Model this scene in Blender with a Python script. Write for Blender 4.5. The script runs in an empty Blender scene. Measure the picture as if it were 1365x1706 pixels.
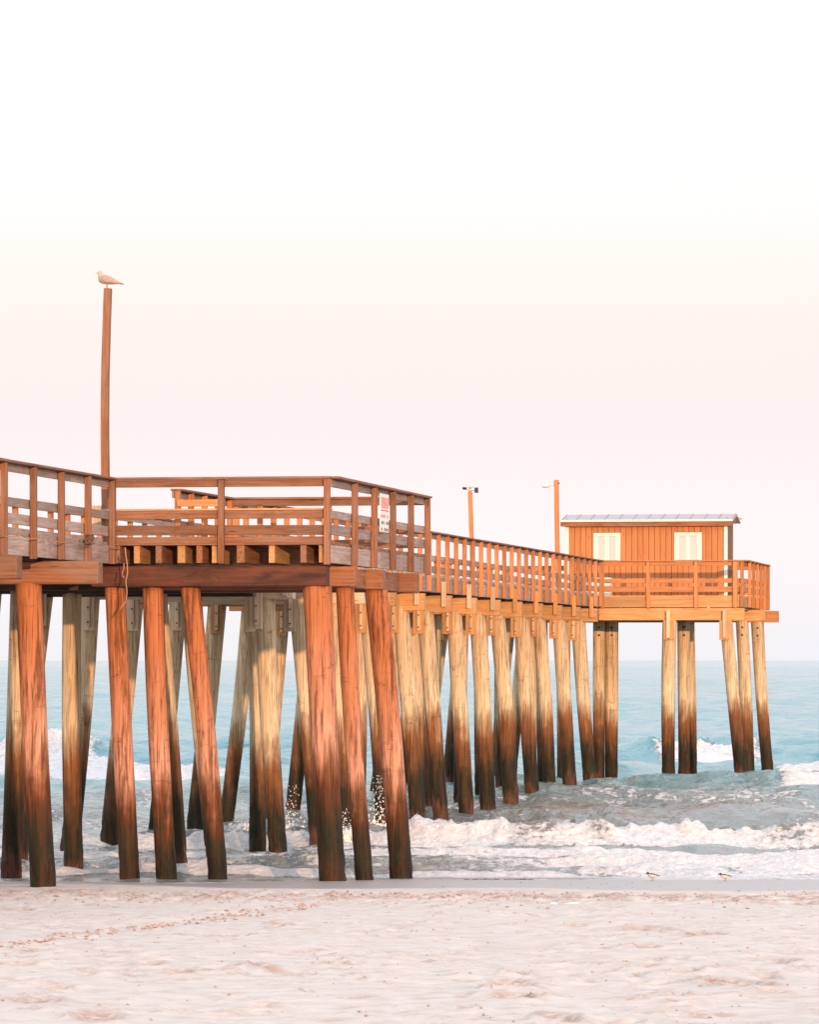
import bpy, bmesh, math, random
import numpy as np
from mathutils import Matrix, Vector

random.seed(7)
S = bpy.context.scene
C = S.collection
R = math.radians

# ------------------------------------------------------------------ camera
EYE = 3.85                       # eye height above mean water, metres
cd = bpy.data.cameras.new('camera')
cam = bpy.data.objects.new('camera', cd); C.objects.link(cam)
cam.location = (0, 0, EYE); cam.rotation_euler = (R(90), 0, 0)
cd.sensor_fit = 'HORIZONTAL'; cd.sensor_width = 36
cd.lens = 36*7500/1365; cd.shift_y = (1100-853)/1365
cd.clip_start = 0.5; cd.clip_end = 90000
S.camera = cam

# ------------------------------------------------------------------ light
SUN_EL, SUN_AZ = 5.0, 9.0        # low, behind the camera and a little to its right
wd = bpy.data.worlds.new('World'); S.world = wd; wd.use_nodes = True
nt = wd.node_tree; nt.nodes.clear()
wo = nt.nodes.new('ShaderNodeOutputWorld')
sky = nt.nodes.new('ShaderNodeTexSky'); sky.sky_type = 'NISHITA'; sky.sun_disc = False
sky.sun_elevation = R(SUN_EL); sky.sun_rotation = R(180-SUN_AZ)
sky.air_density = 1.0; sky.dust_density = 1.0; sky.ozone_density = 1.0
b1 = nt.nodes.new('ShaderNodeBackground'); b1.inputs['Strength'].default_value = 0.05
nt.links.new(sky.outputs[0], b1.inputs[0])
# pale evening veil, the same all round the horizon: lavender, then peach, then white
tc = nt.nodes.new('ShaderNodeTexCoord'); sx = nt.nodes.new('ShaderNodeSeparateXYZ')
nt.links.new(tc.outputs['Generated'], sx.inputs[0])
rp = nt.nodes.new('ShaderNodeValToRGB'); nt.links.new(sx.outputs[2], rp.inputs[0])
cr = rp.color_ramp; cr.interpolation = 'LINEAR'
VS = 1.7
stops = [(0.0, (.82, .84, .92)), (.027, (.85, .81, .91)), (.053, (.84, .705, .80)), (.072, (.85, .705, .76)), (.090, (.87, .76, .79)),
         (.108, (.88, .83, .87)), (.145, (.95, .95, .97)), (.28, (1.20, 1.22, 1.27)), (.6, (1.45, 1.5, 1.6)), (1.0, (1.45, 1.52, 1.65))]
stops = [(p, tuple(x/VS for x in c)) for p, c in stops]
cr.elements[0].position = 0; cr.elements[0].color = stops[0][1]+(1,)
cr.elements[1].position = 1; cr.elements[1].color = stops[-1][1]+(1,)
for p, c in stops[1:-1]:
    e = cr.elements.new(p); e.color = c+(1,)
b2 = nt.nodes.new('ShaderNodeBackground'); b2.inputs['Strength'].default_value = VS
nt.links.new(rp.outputs[0], b2.inputs[0])
ad = nt.nodes.new('ShaderNodeAddShader')
nt.links.new(b1.outputs[0], ad.inputs[0]); nt.links.new(b2.outputs[0], ad.inputs[1])
nt.links.new(ad.outputs[0], wo.inputs[0])

sd = bpy.data.lights.new('sun', 'SUN'); sun = bpy.data.objects.new('sun', sd); C.objects.link(sun)
sd.energy = 4.4; sd.angle = R(0.6); sd.color = (1.0, .60, .34)
to_sun = Vector((math.sin(R(SUN_AZ))*math.cos(R(SUN_EL)), -math.cos(R(SUN_AZ))*math.cos(R(SUN_EL)), math.sin(R(SUN_EL))))
sun.rotation_euler = to_sun.to_track_quat('Z', 'Y').to_euler(); sun.location = (10, -60, 30)
vs = S.view_settings
vs.view_transform = 'Standard'; vs.look = 'None'; vs.gamma = 1; vs.use_curve_mapping = False; vs.exposure = 0.0

# ------------------------------------------------------------------ helpers
def tag(o, label=None, cat=None, group=None, kind=None):
    if label: o['label'] = label
    if cat: o['category'] = cat
    if group: o['group'] = group
    if kind: o['kind'] = kind
    return o

def empty(name, loc, rz=0, **k):
    o = bpy.data.objects.new(name, None); C.objects.link(o)
    o.location = loc; o.rotation_euler = (0, 0, rz); o.empty_display_size = .2
    return tag(o, **k)

def link(name, me, mat, parent=None, smooth=False):
    o = bpy.data.objects.new(name, me); C.objects.link(o)
    if mat: me.materials.append(mat)
    if parent: o.parent = parent
    if smooth:
        me.polygons.foreach_set('use_smooth', [True]*len(me.polygons))
    return o

def pyd(name, v, f, mat, parent=None, smooth=False):
    me = bpy.data.meshes.new(name); me.from_pydata(v, [], f); me.update()
    return link(name, me, mat, parent, smooth)

def cham(dx, dy, dz, c):
    """chamfered box centred on 0, x the long way"""
    bm = bmesh.new(); bmesh.ops.create_cube(bm, size=1)
    for v in bm.verts: v.co = Vector((v.co.x*dx, v.co.y*dy, v.co.z*dz))
    if c > 0: bmesh.ops.bevel(bm, geom=list(bm.edges), offset=c, segments=1, affect='EDGES')
    return bm

def box(name, x0, x1, y0, y1, z0, z1, mat, parent=None, c=.006, wob=0.0):
    """a piece of timber in its parent's axes; the grain (local x) follows its longest side"""
    d = [abs(x1-x0), abs(y1-y0), abs(z1-z0)]
    ctr = Vector(((x0+x1)/2, (y0+y1)/2, (z0+z1)/2))
    L = d.index(max(d))
    ax = {0: ((1,0,0),(0,1,0),(0,0,1)), 1: ((0,1,0),(-1,0,0),(0,0,1)), 2: ((0,0,1),(0,1,0),(-1,0,0))}[L]
    dd = {0: (d[0],d[1],d[2]), 1: (d[1],d[0],d[2]), 2: (d[2],d[1],d[0])}[L]
    bm = cham(*dd, min(c, min(dd)*.3))
    me = bpy.data.meshes.new(name); bm.to_mesh(me); bm.free()
    o = link(name, me, mat, parent)
    m = Matrix((ax[0], ax[1], ax[2])).transposed()
    o.rotation_euler = m.to_euler()
    if wob:
        o.rotation_euler.rotate_axis('X', random.gauss(0, wob)); o.rotation_euler.rotate_axis('Y', random.gauss(0, wob*.3)); o.rotation_euler.rotate_axis('Z', random.gauss(0, wob*.3))
    o.location = ctr
    return o

def beam(name, a, b, w, h, mat, parent=None, c=.006):
    """timber from a to b, w across, h up"""
    a = Vector(a); b = Vector(b); d = b-a
    bm = cham(d.length, w, h, min(c, min(w, h)*.3))
    me = bpy.data.meshes.new(name); bm.to_mesh(me); bm.free()
    o = link(name, me, mat, parent)
    x = d.normalized(); up = Vector((0,0,1)) if abs(x.z) < .95 else Vector((0,1,0))
    y = up.cross(x).normalized(); z = x.cross(y)
    o.matrix_local = Matrix.Translation((a+b)/2) @ Matrix((x, y, z)).transposed().to_4x4()
    return o

def tube(name, pts, rad, mat, parent=None, n=8, smooth=True):
    pts = [Vector(p) for p in pts]
    if not isinstance(rad, (list, tuple)): rad = [rad]*len(pts)
    V, F = [], []
    for i, p in enumerate(pts):
        t = (pts[min(i+1, len(pts)-1)]-pts[max(i-1, 0)]).normalized()
        u = t.cross(Vector((0,0,1)) if abs(t.z) < .9 else Vector((0,1,0))).normalized(); w = t.cross(u)
        for k in range(n):
            a = 2*math.pi*k/n; V.append(p+(u*math.cos(a)+w*math.sin(a))*rad[i])
    for i in range(len(pts)-1):
        for k in range(n):
            F.append((i*n+k, i*n+(k+1) % n, (i+1)*n+(k+1) % n, (i+1)*n+k))
    F.append(tuple(range(n))[::-1]); F.append(tuple((len(pts)-1)*n+k for k in range(n)))
    return pyd(name, V, F, mat, parent, smooth)

def loft(name, rings, mat, parent=None, n=14):
    """rings: (centre, half-width axis vec, half-height axis vec)"""
    V, F = [], []
    for c, a, b in rings:
        c, a, b = Vector(c), Vector(a), Vector(b)
        for k in range(n):
            t = 2*math.pi*k/n; V.append(c+a*math.cos(t)+b*math.sin(t))
    for i in range(len(rings)-1):
        for k in range(n):
            F.append((i*n+k, i*n+(k+1) % n, (i+1)*n+(k+1) % n, (i+1)*n+k))
    F.append(tuple(range(n))[::-1]); F.append(tuple((len(rings)-1)*n+k for k in range(n)))
    return pyd(name, V, F, mat, parent, True)

# numpy gradient noise
def perlin(x, y, seed=0):
    rs = np.random.RandomState(seed); P = rs.permutation(512); P = np.concatenate([P, P])
    G = rs.rand(512)*2*np.pi; gx, gy = np.cos(G), np.sin(G)
    xi = np.floor(x).astype(np.int64); yi = np.floor(y).astype(np.int64)
    xf, yf = x-xi, y-yi
    u = xf*xf*xf*(xf*(xf*6-15)+10); v = yf*yf*yf*(yf*(yf*6-15)+10)
    def g(a, b, fx, fy):
        h = P[(P[a & 511]+b) & 511]; return gx[h]*fx+gy[h]*fy
    n00 = g(xi, yi, xf, yf); n10 = g(xi+1, yi, xf-1, yf)
    n01 = g(xi, yi+1, xf, yf-1); n11 = g(xi+1, yi+1, xf-1, yf-1)
    return (n00*(1-u)+n10*u)*(1-v)+(n01*(1-u)+n11*u)*v

def fbm(x, y, seed=0, o=4):
    s = 0; a = 1
    for i in range(o):
        s = s+a*perlin(x*2**i, y*2**i, seed+i*17); a *= .5
    return s

def sstep(a, b, x):
    t = np.clip((x-a)/(b-a), 0, 1); return t*t*(3-2*t)

def grid_mesh(name, Xs, Ys, Zs, mat, attrs):
    nr, nc = Xs.shape
    me = bpy.data.meshes.new(name)
    co = np.stack([Xs, Ys, Zs], -1).reshape(-1, 3).astype(np.float32)
    idx = np.arange(nr*nc).reshape(nr, nc)
    q = np.stack([idx[:-1, :-1], idx[:-1, 1:], idx[1:, 1:], idx[1:, :-1]], -1).reshape(-1, 4)
    me.vertices.add(len(co)); me.vertices.foreach_set('co', co.ravel())
    me.loops.add(q.size); me.loops.foreach_set('vertex_index', q.ravel().astype(np.int32))
    me.polygons.add(len(q)); me.polygons.foreach_set('loop_start', (np.arange(len(q))*4).astype(np.int32))
    me.polygons.foreach_set('use_smooth', np.ones(len(q), bool))
    me.update(calc_edges=True)
    for k, a in attrs.items():
        at = me.attributes.new(k, 'FLOAT', 'POINT'); at.data.foreach_set('value', a.ravel().astype(np.float32))
    return link(name, me, mat)

# ------------------------------------------------------------------ materials
class NT:
    def __init__(s, name):
        s.m = bpy.data.materials.new(name); s.m.use_nodes = True; s.t = s.m.node_tree; s.t.nodes.clear()
        s.o = s.n('ShaderNodeOutputMaterial'); s.b = s.n('ShaderNodeBsdfPrincipled'); s.l(s.b.outputs[0], s.o.inputs[0])
    def n(s, t, **k):
        x = s.t.nodes.new(t)
        for a, b in k.items(): setattr(x, a, b)
        return x
    def l(s, a, b): s.t.links.new(a, b)
    def val(s, sock, x):
        if hasattr(x, 'is_linked') or hasattr(x, 'links'): s.l(x, sock)
        else: sock.default_value = x
    def math(s, op, a, b=0.0, clamp=False):
        x = s.n('ShaderNodeMath', operation=op, use_clamp=clamp); s.val(x.inputs[0], a); s.val(x.inputs[1], b); return x.outputs[0]
    def mix(s, f, a, b, mode='MIX'):
        x = s.n('ShaderNodeMix', data_type='RGBA', blend_type=mode); s.val(x.inputs[0], f)
        for i, c in ((6, a), (7, b)):
            if isinstance(c, tuple): x.inputs[i].default_value = c+(1,)
            else: s.l(c, x.inputs[i])
        return x.outputs[2]
    def ramp(s, f, st, interp='LINEAR'):
        x = s.n('ShaderNodeValToRGB'); s.l(f, x.inputs[0]); r = x.color_ramp; r.interpolation = interp
        r.elements[0].position, r.elements[1].position = st[0][0], st[-1][0]
        def c4(c): return tuple(c)+(1,) if isinstance(c, tuple) else (c, c, c, 1)
        r.elements[0].color, r.elements[1].color = c4(st[0][1]), c4(st[-1][1])
        for p, c in st[1:-1]: r.elements.new(p).color = c4(c)
        return x.outputs[0]
    def noise(s, vec, scale, detail=4, rough=.55, dist=0.0):
        x = s.n('ShaderNodeTexNoise'); s.l(vec, x.inputs['Vector']); x.inputs['Scale'].default_value = scale
        x.inputs['Detail'].default_value = detail; x.inputs['Roughness'].default_value = rough; x.inputs['Distortion'].default_value = dist
        return x.outputs[0]
    def coords(s, scale=(1,1,1), src='Object', rnd=True):
        t = s.n('ShaderNodeTexCoord'); v = t.outputs[src]
        if rnd:
            oi = s.n('ShaderNodeObjectInfo'); r = s.n('ShaderNodeVectorMath', operation='SCALE'); r.inputs[0].default_value = (37, 91, 53)
            s.l(oi.outputs['Random'], r.inputs['Scale']); a = s.n('ShaderNodeVectorMath', operation='ADD'); s.l(v, a.inputs[0]); s.l(r.outputs[0], a.inputs[1]); v = a.outputs[0]
        m = s.n('ShaderNodeVectorMath', operation='MULTIPLY'); s.l(v, m.inputs[0]); m.inputs[1].default_value = scale
        return m.outputs[0]
    def bump(s, h, strength, dist):
        x = s.n('ShaderNodeBump'); x.inputs['Strength'].default_value = strength; x.inputs['Distance'].default_value = dist
        s.l(h, x.inputs['Height']); s.l(x.outputs[0], s.b.inputs['Normal'])

def wood(name, dark, mid, light, grey=None, gamt=0.0, rough=.75, stain=.5, var=.5):
    t = NT(name)
    g = t.noise(t.coords((1.2, 26, 26)), 1.0, 6, .62, .35)
    big = t.noise(t.coords((.8, 2.2, 2.2)), 1.0, 4, .6, .6)
    col = t.ramp(g, [(.25, dark), (.48, mid), (.72, light)])
    oi = t.n('ShaderNodeObjectInfo')
    vv = t.math('ADD', t.math('MULTIPLY', oi.outputs['Random'], var), 1-var/2)
    hs = t.n('ShaderNodeHueSaturation'); t.l(col, hs.inputs['Color']); t.l(vv, hs.inputs['Value']); col = hs.outputs[0]
    if grey:
        f = t.math('MULTIPLY', t.ramp(big, [(.35, 0.0), (.62, 1.0)]), gamt)
        gc = t.mix(g, tuple(x*.6 for x in grey), grey)
        col = t.mix(f, col, gc)
    # knots and dark weathering blotches
    vo = t.n('ShaderNodeTexVoronoi'); t.l(t.coords((.9, 6, 6)), vo.inputs['Vector']); vo.inputs['Scale'].default_value = 1.3
    kn = t.ramp(vo.outputs['Distance'], [(.05, 1.0), (.13, 0.0)])
    col = t.mix(t.math('MULTIPLY', kn, .6), col, tuple(x*.45 for x in dark))
    st = t.ramp(t.noise(t.coords((1.5, 5, 5)), 1.0, 5, .7, 1.0), [(.52, 0.0), (.74, 1.0)])
    col = t.mix(t.math('MULTIPLY', st, stain), col, tuple(x*.5 for x in dark))
    t.l(col, t.b.inputs['Base Color'])
    t.b.inputs['Roughness'].default_value = rough; t.b.inputs['Specular IOR Level'].default_value = .25
    t.bump(g, .6, .006)
    return t.m

def pile_mat(name, top, top2, brown, deep, line, tint):
    """round timber: bleached above the tide, brown in the splash zone, weed-black lower down, barnacled foot"""
    t = NT(name)
    geo = t.n('ShaderNodeNewGeometry'); sp = t.n('ShaderNodeSeparateXYZ'); t.l(geo.outputs['Position'], sp.inputs[0]); z = sp.outputs[2]
    grain = t.noise(t.coords((34, 34, 1.0)), 1.0, 6, .68, .3)
    drip = t.noise(t.coords((11, 11, .8)), 1.0, 5, .6, .5)
    blot = t.noise(t.coords((2.2, 2.2, 1.2)), 1.0, 5, .6, .6)
    oi = t.n('ShaderNodeObjectInfo')
    hv = t.math('ADD', z, t.math('MULTIPLY', t.math('SUBTRACT', drip, .5), 1.7))
    hv = t.math('ADD', hv, t.math('MULTIPLY', t.math('SUBTRACT', blot, .5), 1.3))
    hv = t.math('ADD', hv, t.math('MULTIPLY', t.math('SUBTRACT', oi.outputs['Random'], .5), .7))
    f = t.math('DIVIDE', hv, 5.0)
    L = line/5.0
    wet = t.ramp(f, [(.0, deep[0]), (.06, deep[1]), (.19, deep[2]), (.29, tuple(x*.75 for x in brown)), (L-.10, tuple(x*1.15 for x in brown)), (L-.01, tuple((a*.55+b*.45) for a, b in zip(brown, top))), (L+.05, top), (L+.16, tuple((a+b)/2 for a, b in zip(top, top2))), (.85, top2)])
    gm = t.ramp(grain, [(.34, .34), (.46, .90), (.70, 1.2)])
    col = t.mix(1.0, wet, gm, 'MULTIPLY')
    # checks, dark splits and scars
    ck = t.ramp(t.noise(t.coords((30, 30, .5)), 1.0, 4, .6, .8), [(.60, 0.0), (.70, 1.0)])
    col = t.mix(t.math('MULTIPLY', ck, .8), col, tuple(x*.25 for x in brown))
    rg = t.ramp(t.noise(t.coords((1.5, 1.5, 7)), 1.0, 3, .5, .4), [(.655, 0.0), (.675, 1.0), (.70, 0.0)])
    col = t.mix(t.math('MULTIPLY', rg, .45), col, tuple(x*.4 for x in brown))
    sc = t.ramp(t.noise(t.coords((9, 9, .75)), 1.0, 7, .74, .35), [(.50, 0.0), (.62, 1.0)])
    col = t.mix(t.math('MULTIPLY', sc, tint), col, tuple(x*.55 for x in brown))
    # weed in patches low down
    wd_ = t.math('MULTIPLY', t.ramp(t.noise(t.coords((4, 4, 3)), 1.0, 5, .65, .5), [(.45, 0.0), (.6, 1.0)]),
                 t.ramp(t.math('DIVIDE', z, 2.0), [(.1, 1.0), (.62, 1.0), (.95, 0.0)]))
    col = t.mix(t.math('MULTIPLY', wd_, .55), col, (.022, .024, .009))
    t.l(col, t.b.inputs['Base Color'])
    rr = t.ramp(f, [(.0, .55), (.3, .7), (.6, .85)]); t.l(rr, t.b.inputs['Roughness'])
    t.b.inputs['Specular IOR Level'].default_value = .18
    low = t.ramp(t.math('DIVIDE', z, 2.0), [(.2, 1.0), (.7, 0.0)])
    crust = t.math('MULTIPLY', t.noise(t.coords((14, 14, 14)), 1.0, 5, .7), low)
    t.bump(t.math('ADD', t.math('MULTIPLY', grain, .6), crust), .7, .03)
    return t.m

def plain(name, col, rough=.6, metal=0.0, var=.15, sc=8.0, spec=.4):
    t = NT(name)
    n = t.noise(t.coords((1, 1, 1)), sc, 5, .65)
    t.l(t.mix(n, tuple(x*(1-var*1.6) for x in col), tuple(min(1, x*(1+var)) for x in col)), t.b.inputs['Base Color'])
    t.b.inputs['Roughness'].default_value = rough; t.b.inputs['Metallic'].default_value = metal
    t.b.inputs['Specular IOR Level'].default_value = spec
    t.bump(n, .2, .004)
    return t.m

M = {}
M['old'] = wood('wood_brown_old', (.10, .038, .017), (.22, .085, .038), (.33, .145, .07), (.27, .175, .135), .5)
M['orange'] = wood('wood_orange', (.30, .105, .035), (.47, .175, .06), (.58, .25, .10), (.40, .25, .16), .25, stain=.3)
M['yellow'] = wood('wood_yellow', (.31, .13, .04), (.50, .235, .085), (.62, .33, .14), (.40, .28, .17), .3, stain=.35)
M['grey'] = wood('wood_grey', (.20, .13, .11), (.35, .255, .225), (.47, .37, .33), (.25, .15, .11), .5, stain=.35)
M['pale'] = wood('wood_pale', (.36, .24, .15), (.56, .40, .26), (.68, .52, .36), (.45, .36, .27), .4, stain=.25)
M['tarred'] = wood('wood_tarred', (.022, .010, .008), (.055, .020, .013), (.12, .04, .022), (.17, .048, .022), .7, .6, stain=.8)
M['capred'] = wood('wood_cap_red', (.14, .05, .025), (.29, .10, .045), (.40, .165, .08), (.30, .17, .10), .4)
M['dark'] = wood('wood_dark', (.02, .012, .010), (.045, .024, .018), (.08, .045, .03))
M['pile_red'] = pile_mat('pile_red', (.60, .30, .20), (.42, .145, .06), (.135, .045, .017), ((.045,.022,.012), (.012,.010,.006), (.022,.016,.008)), 2.1, .75)
M['pile_pale'] = pile_mat('pile_pale', (.66, .52, .34), (.56, .40, .245), (.19, .078, .030), ((.11,.045,.03), (.012,.010,.006), (.018,.014,.007)), 2.4, .45)
M['siding'] = wood('siding_orange', (.36, .135, .05), (.45, .18, .07), (.49, .205, .085), stain=.10, var=.14)
M['white'] = plain('white_paint', (.70, .67, .64), .5, var=.06)
M['roof'] = plain('roof_metal', (.36, .315, .335), .45, var=.1, sc=3)
M['glass'] = plain('window_glass', (.50, .50, .53), .08, var=.05, sc=2, spec=.6)
M['metal'] = plain('galvanised', (.55, .52, .48), .45, .6, var=.2)
M['dpurple'] = plain('dark_housing', (.035, .022, .04), .5)
M['rope'] = plain('rope_straw', (.36, .21, .10), .9, sc=60)
M['gullgrey'] = plain('feather_grey', (.40, .30, .27), .85, var=.3, sc=25)
M['gullwhite'] = plain('feather_pale', (.62, .40, .26), .85, var=.15, sc=25)
M['gulldark'] = plain('feather_dark', (.045, .028, .035), .7)
M['leg'] = plain('bird_leg', (.45, .28, .22), .6)
M['wader'] = plain('wader_brown', (.10, .055, .045), .85)
M['waderpale'] = plain('wader_white', (.58, .50, .46), .85)
M['wrack'] = plain('wrack', (.05, .03, .022), .9)
M['shell'] = plain('shell_white', (.8, .76, .72), .5)
M['red'] = plain('red_ink', (.62, .10, .08), .6)
M['ink'] = plain('dark_ink', (.06, .05, .07), .6)
M['bolt'] = plain('bolt_rust', (.08, .03, .02), .7, .3)

# ------------------------------------------------------------------ beach
PY = np.array([-400, -60, 0, 10, 30, 48, 62, 66, 70, 74, 79, 90, 120, 170, 300, 1000.])
PZ = np.array([2.6, 2.4, 2.13, 1.93, 1.43, .935, .545, .425, .300, .222, .015, -.42, -1.4, -2.3, -4.5, -12])
def pchip(x):
    h = np.diff(PY); d = np.diff(PZ)/h; m = np.zeros_like(PY)
    m[1:-1] = np.where(d[:-1]*d[1:] > 0, 2*d[:-1]*d[1:]/(d[:-1]+d[1:]+1e-12), 0); m[0] = d[0]; m[-1] = d[-1]
    i = np.clip(np.searchsorted(PY, x)-1, 0, len(PY)-2); t = (x-PY[i])/h[i]
    return ((2*t**3-3*t**2+1)*PZ[i]+(t**3-2*t**2+t)*h[i]*m[i]+(-2*t**3+3*t**2)*PZ[i+1]+(t**3-t**2)*h[i]*m[i+1])
def shore(x):      # where the last film of water ends on the sand
    return 73.3+2.8*sstep(-4.0, 1.5, x)+1.6*sstep(2, 7, x)+.35*np.sin(x*.8+1)+.18*np.sin(x*2.1)
def dryline(x):    # where the wet band gives way to dry sand
    return 70.2+2.2*sstep(-1.5, -5.5, x)-1.0*sstep(1, 6, x)+.3*np.sin(x*.9+.4)

xa = np.concatenate([-np.geomspace(400, 9.2, 22), np.linspace(-9, 9, 520), np.geomspace(9.2, 400, 22)])
ya = np.concatenate([np.linspace(-400, 0, 12), np.linspace(3, 24, 12), np.arange(25, 80, .075), np.geomspace(80.3, 1000, 40)])
X, Y = np.meshgrid(xa, ya)
Z = pchip(Y)
near = sstep(20, 27, Y)*(1-sstep(dryline(X)-1.2, dryline(X)+.5, Y))
damp = np.zeros_like(Z)
und = fbm(X*.35+3, Y*.16, 5, 3)*.05 + fbm(X*1.3, Y*.55, 9, 4)*.020 + fbm(X*5, Y*2.2, 31, 3)*.011
trod = sstep(-.15, .35, perlin(X*.35+9, Y*.14+4, 77))                # trodden patches
lump = fbm(X*3.2, Y*1.5, 21, 4)
Z = Z + near*(und + trod*(.045*lump))
damp += near*trod*sstep(.18, .6, -lump)*.8
# churned strip just above the wet sand
strip = np.exp(-((Y-(dryline(X)-6.3+1.6*perlin(X*.5, X*0+2.2, 3)))/3.0)**2)*sstep(20, 27, Y)
l2 = fbm(X*2.6+7, Y*1.2, 41, 4)
Z += strip*.075*l2*1.3; damp += 1.15*strip*sstep(-.05, .28, l2+.25*perlin(X*.7, Y*.3, 8))*.9
# an old wheel or drag track from the left edge
tx = X; tl = 52+ (tx+2.6)*5.2
track = np.exp(-((Y-tl)/1.3)**2)*sstep(-.9, -1.5, X)*sstep(-6, -4.6, X)
l3 = fbm(X*4, Y*1.3, 51, 3)
Z += track*(.05*l3-.012); damp += track*sstep(.0, .45, l3)*.9
rs = np.random.RandomState(3)
def dent(x, y, a, b, dep, ang, dm):
    ca, sa = math.cos(ang), math.sin(ang)
    i0, i1 = np.searchsorted(ya, [y-3*max(a, b), y+3*max(a, b)]); j0, j1 = np.searchsorted(xa, [x-3*max(a, b), x+3*max(a, b)])
    if i1 <= i0 or j1 <= j0: return
    xs, ys = X[i0:i1, j0:j1]-x, Y[i0:i1, j0:j1]-y
    p, q = (xs*ca+ys*sa)/a, (-xs*sa+ys*ca)/b
    r = np.sqrt(p*p+q*q)
    Z[i0:i1, j0:j1] += -dep*np.exp(-(r*1.15)**4)+dep*.55*np.exp(-((r-1.35)/.35)**2)
    damp[i0:i1, j0:j1] += dm*np.exp(-(r*.78)**4)
def foot(x, y, k=1.0): dent(x, y, rs.uniform(.10, .17)*k, rs.uniform(.22, .42)*k, rs.uniform(.018, .05), rs.uniform(-.8, .8), rs.uniform(.1, 1.0))
for i in range(420):
    y = 28+38*rs.rand()**1.1; w = y*.1+.6; foot(rs.uniform(-w, w), y, rs.uniform(.25, .8))
for i in range(12):        # a walker's line from lower right
    foot(1.9+i*.06+.12*(i % 2), 31+i*2.6, 1.0)
for (px, py, k) in [(1230, 1643, 1.6), (1080, 1548, 1.7), (855, 1640, 1.2), (860, 1665, 1.1), (930, 1700, 1.0), (247, 1610, 1.0), (295, 1622, .9), (435, 1615, 1.0), (60, 1668, 1.3), (160, 1695, 1.3), (1175, 1560, 1.2), (1300, 1600, 1.0)]:
    sl = (py-1100)/7500
    yy = np.linspace(25, 74, 4000); k0 = np.argmin(np.abs((EYE-pchip(yy))/yy-sl)); yd = yy[k0]
    dent((px-682)/7500*yd, yd, .13*k, .45*k, .045, .1, 1.0)
wet = sstep(dryline(X)-.5, dryline(X)+.35, Y+.35*perlin(X*1.4, Y*.8, 61))

t = NT('sand')
geo = t.n('ShaderNodeNewGeometry'); P = geo.outputs['Position']
fine = t.noise(P, 60, 6, .7); midn = t.noise(P, 3.2, 6, .65, .3); grit = t.noise(P, 220, 3, .7)
dry = t.ramp(midn, [(.28, (.50, .405, .355)), (.5, (.60, .525, .485)), (.72, (.66, .59, .55))])
dry = t.mix(t.math('MULTIPLY', t.ramp(fine, [(.45, 0.0), (.75, 1.0)]), .4), dry, (.47, .34, .27))
at = t.n('ShaderNodeAttribute', attribute_name='damp'); aw = t.n('ShaderNodeAttribute', attribute_name='wet')
dm = t.math('MULTIPLY', at.outputs['Fac'], t.ramp(t.noise(P, 11, 5, .7), [(.38, .1), (.58, 1.0)]), True)
col = t.mix(dm, dry, (.37, .225, .16))
spk = t.ramp(t.noise(P, 7, 5, .72, .4), [(.56, 0.0), (.70, 1.0)]); pat = t.ramp(t.noise(P, .55, 4, .6), [(.42, .15), (.62, 1.0)])
col = t.mix(t.math('MULTIPLY', t.math('MULTIPLY', spk, pat), .55), col, (.36, .215, .15))
sh = t.n('ShaderNodeTexVoronoi'); t.l(P, sh.inputs['Vector']); sh.inputs['Scale'].default_value = 2.6
col = t.mix(t.ramp(sh.outputs['Distance'], [(.02, 1.0), (.035, 0.0)]), col, (.8, .74, .70))
wcol = t.mix(fine, (.31, .265, .265), (.42, .365, .36))
col = t.mix(aw.outputs['Fac'], col, wcol)
t.l(col, t.b.inputs['Base Color'])
t.l(t.ramp(aw.outputs['Fac'], [(0, .95), (1, .38)]), t.b.inputs['Roughness'])
t.b.inputs['Specular IOR Level'].default_value = .3
t.bump(t.math('ADD', fine, t.math('MULTIPLY', grit, .4)), .5, .012)
beach = tag(grid_mesh('beach', X, Y, Z, t.m, {'damp': np.clip(damp, 0, 1), 'wet': wet}), 'pale sandy beach with footprints and a darker wet strip by the water', kind='structure')
BX, BY, BZ = xa, ya, Z.copy()
def sand_z(x, y): return float(pchip(np.array([y]))[0])

# ------------------------------------------------------------------ sea
rows = np.concatenate([np.arange(70.5, 150, .13), np.arange(150, 215, .25), 215*1.0042**np.arange(1, 600), 215*1.0042**600*1.12**np.arange(0, 30)])
tt = np.concatenate([-np.geomspace(60, 1.02, 16), np.linspace(-1, 1, 560), np.geomspace(1.02, 60, 16)])
Tt, Y = np.meshgrid(tt, rows)
X = Tt*(6+.115*Y)
step = np.gradient(rows)[:, None]+0*X
def wl(a): return 1-sstep(.3, .75, step/a)          # drop wavelengths the rows cannot carry
deep = sstep(85, 170, Y)
Z = np.zeros_like(X); foam = np.zeros_like(X)
# wind chop, longest crests along the shore
Z += wl(1.2)*.06*perlin(X*1.1, Y*.8, 1)*(.4+1.4*deep)
Z += wl(2.2)*.15*perlin(X*.75+3, Y*.45, 7)*(.2+1.2*deep)
Z += wl(3.6)*.24*perlin(X*.42+5, Y*.28, 2)*(.2+1.1*deep)
Z += wl(7)*.34*perlin(X*.17+2, Y*.15, 3)*(.1+1.0*deep)
Z += wl(12)*.42*perlin(X*.06+2, Y*.085, 4)*deep
Z += wl(24)*.55*perlin(X*.016+2, Y*.042, 6)*sstep(150, 320, Y)
Z += wl(60)*.9*perlin(X*.005+2, Y*.016, 14)*sstep(250, 700, Y)
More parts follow.
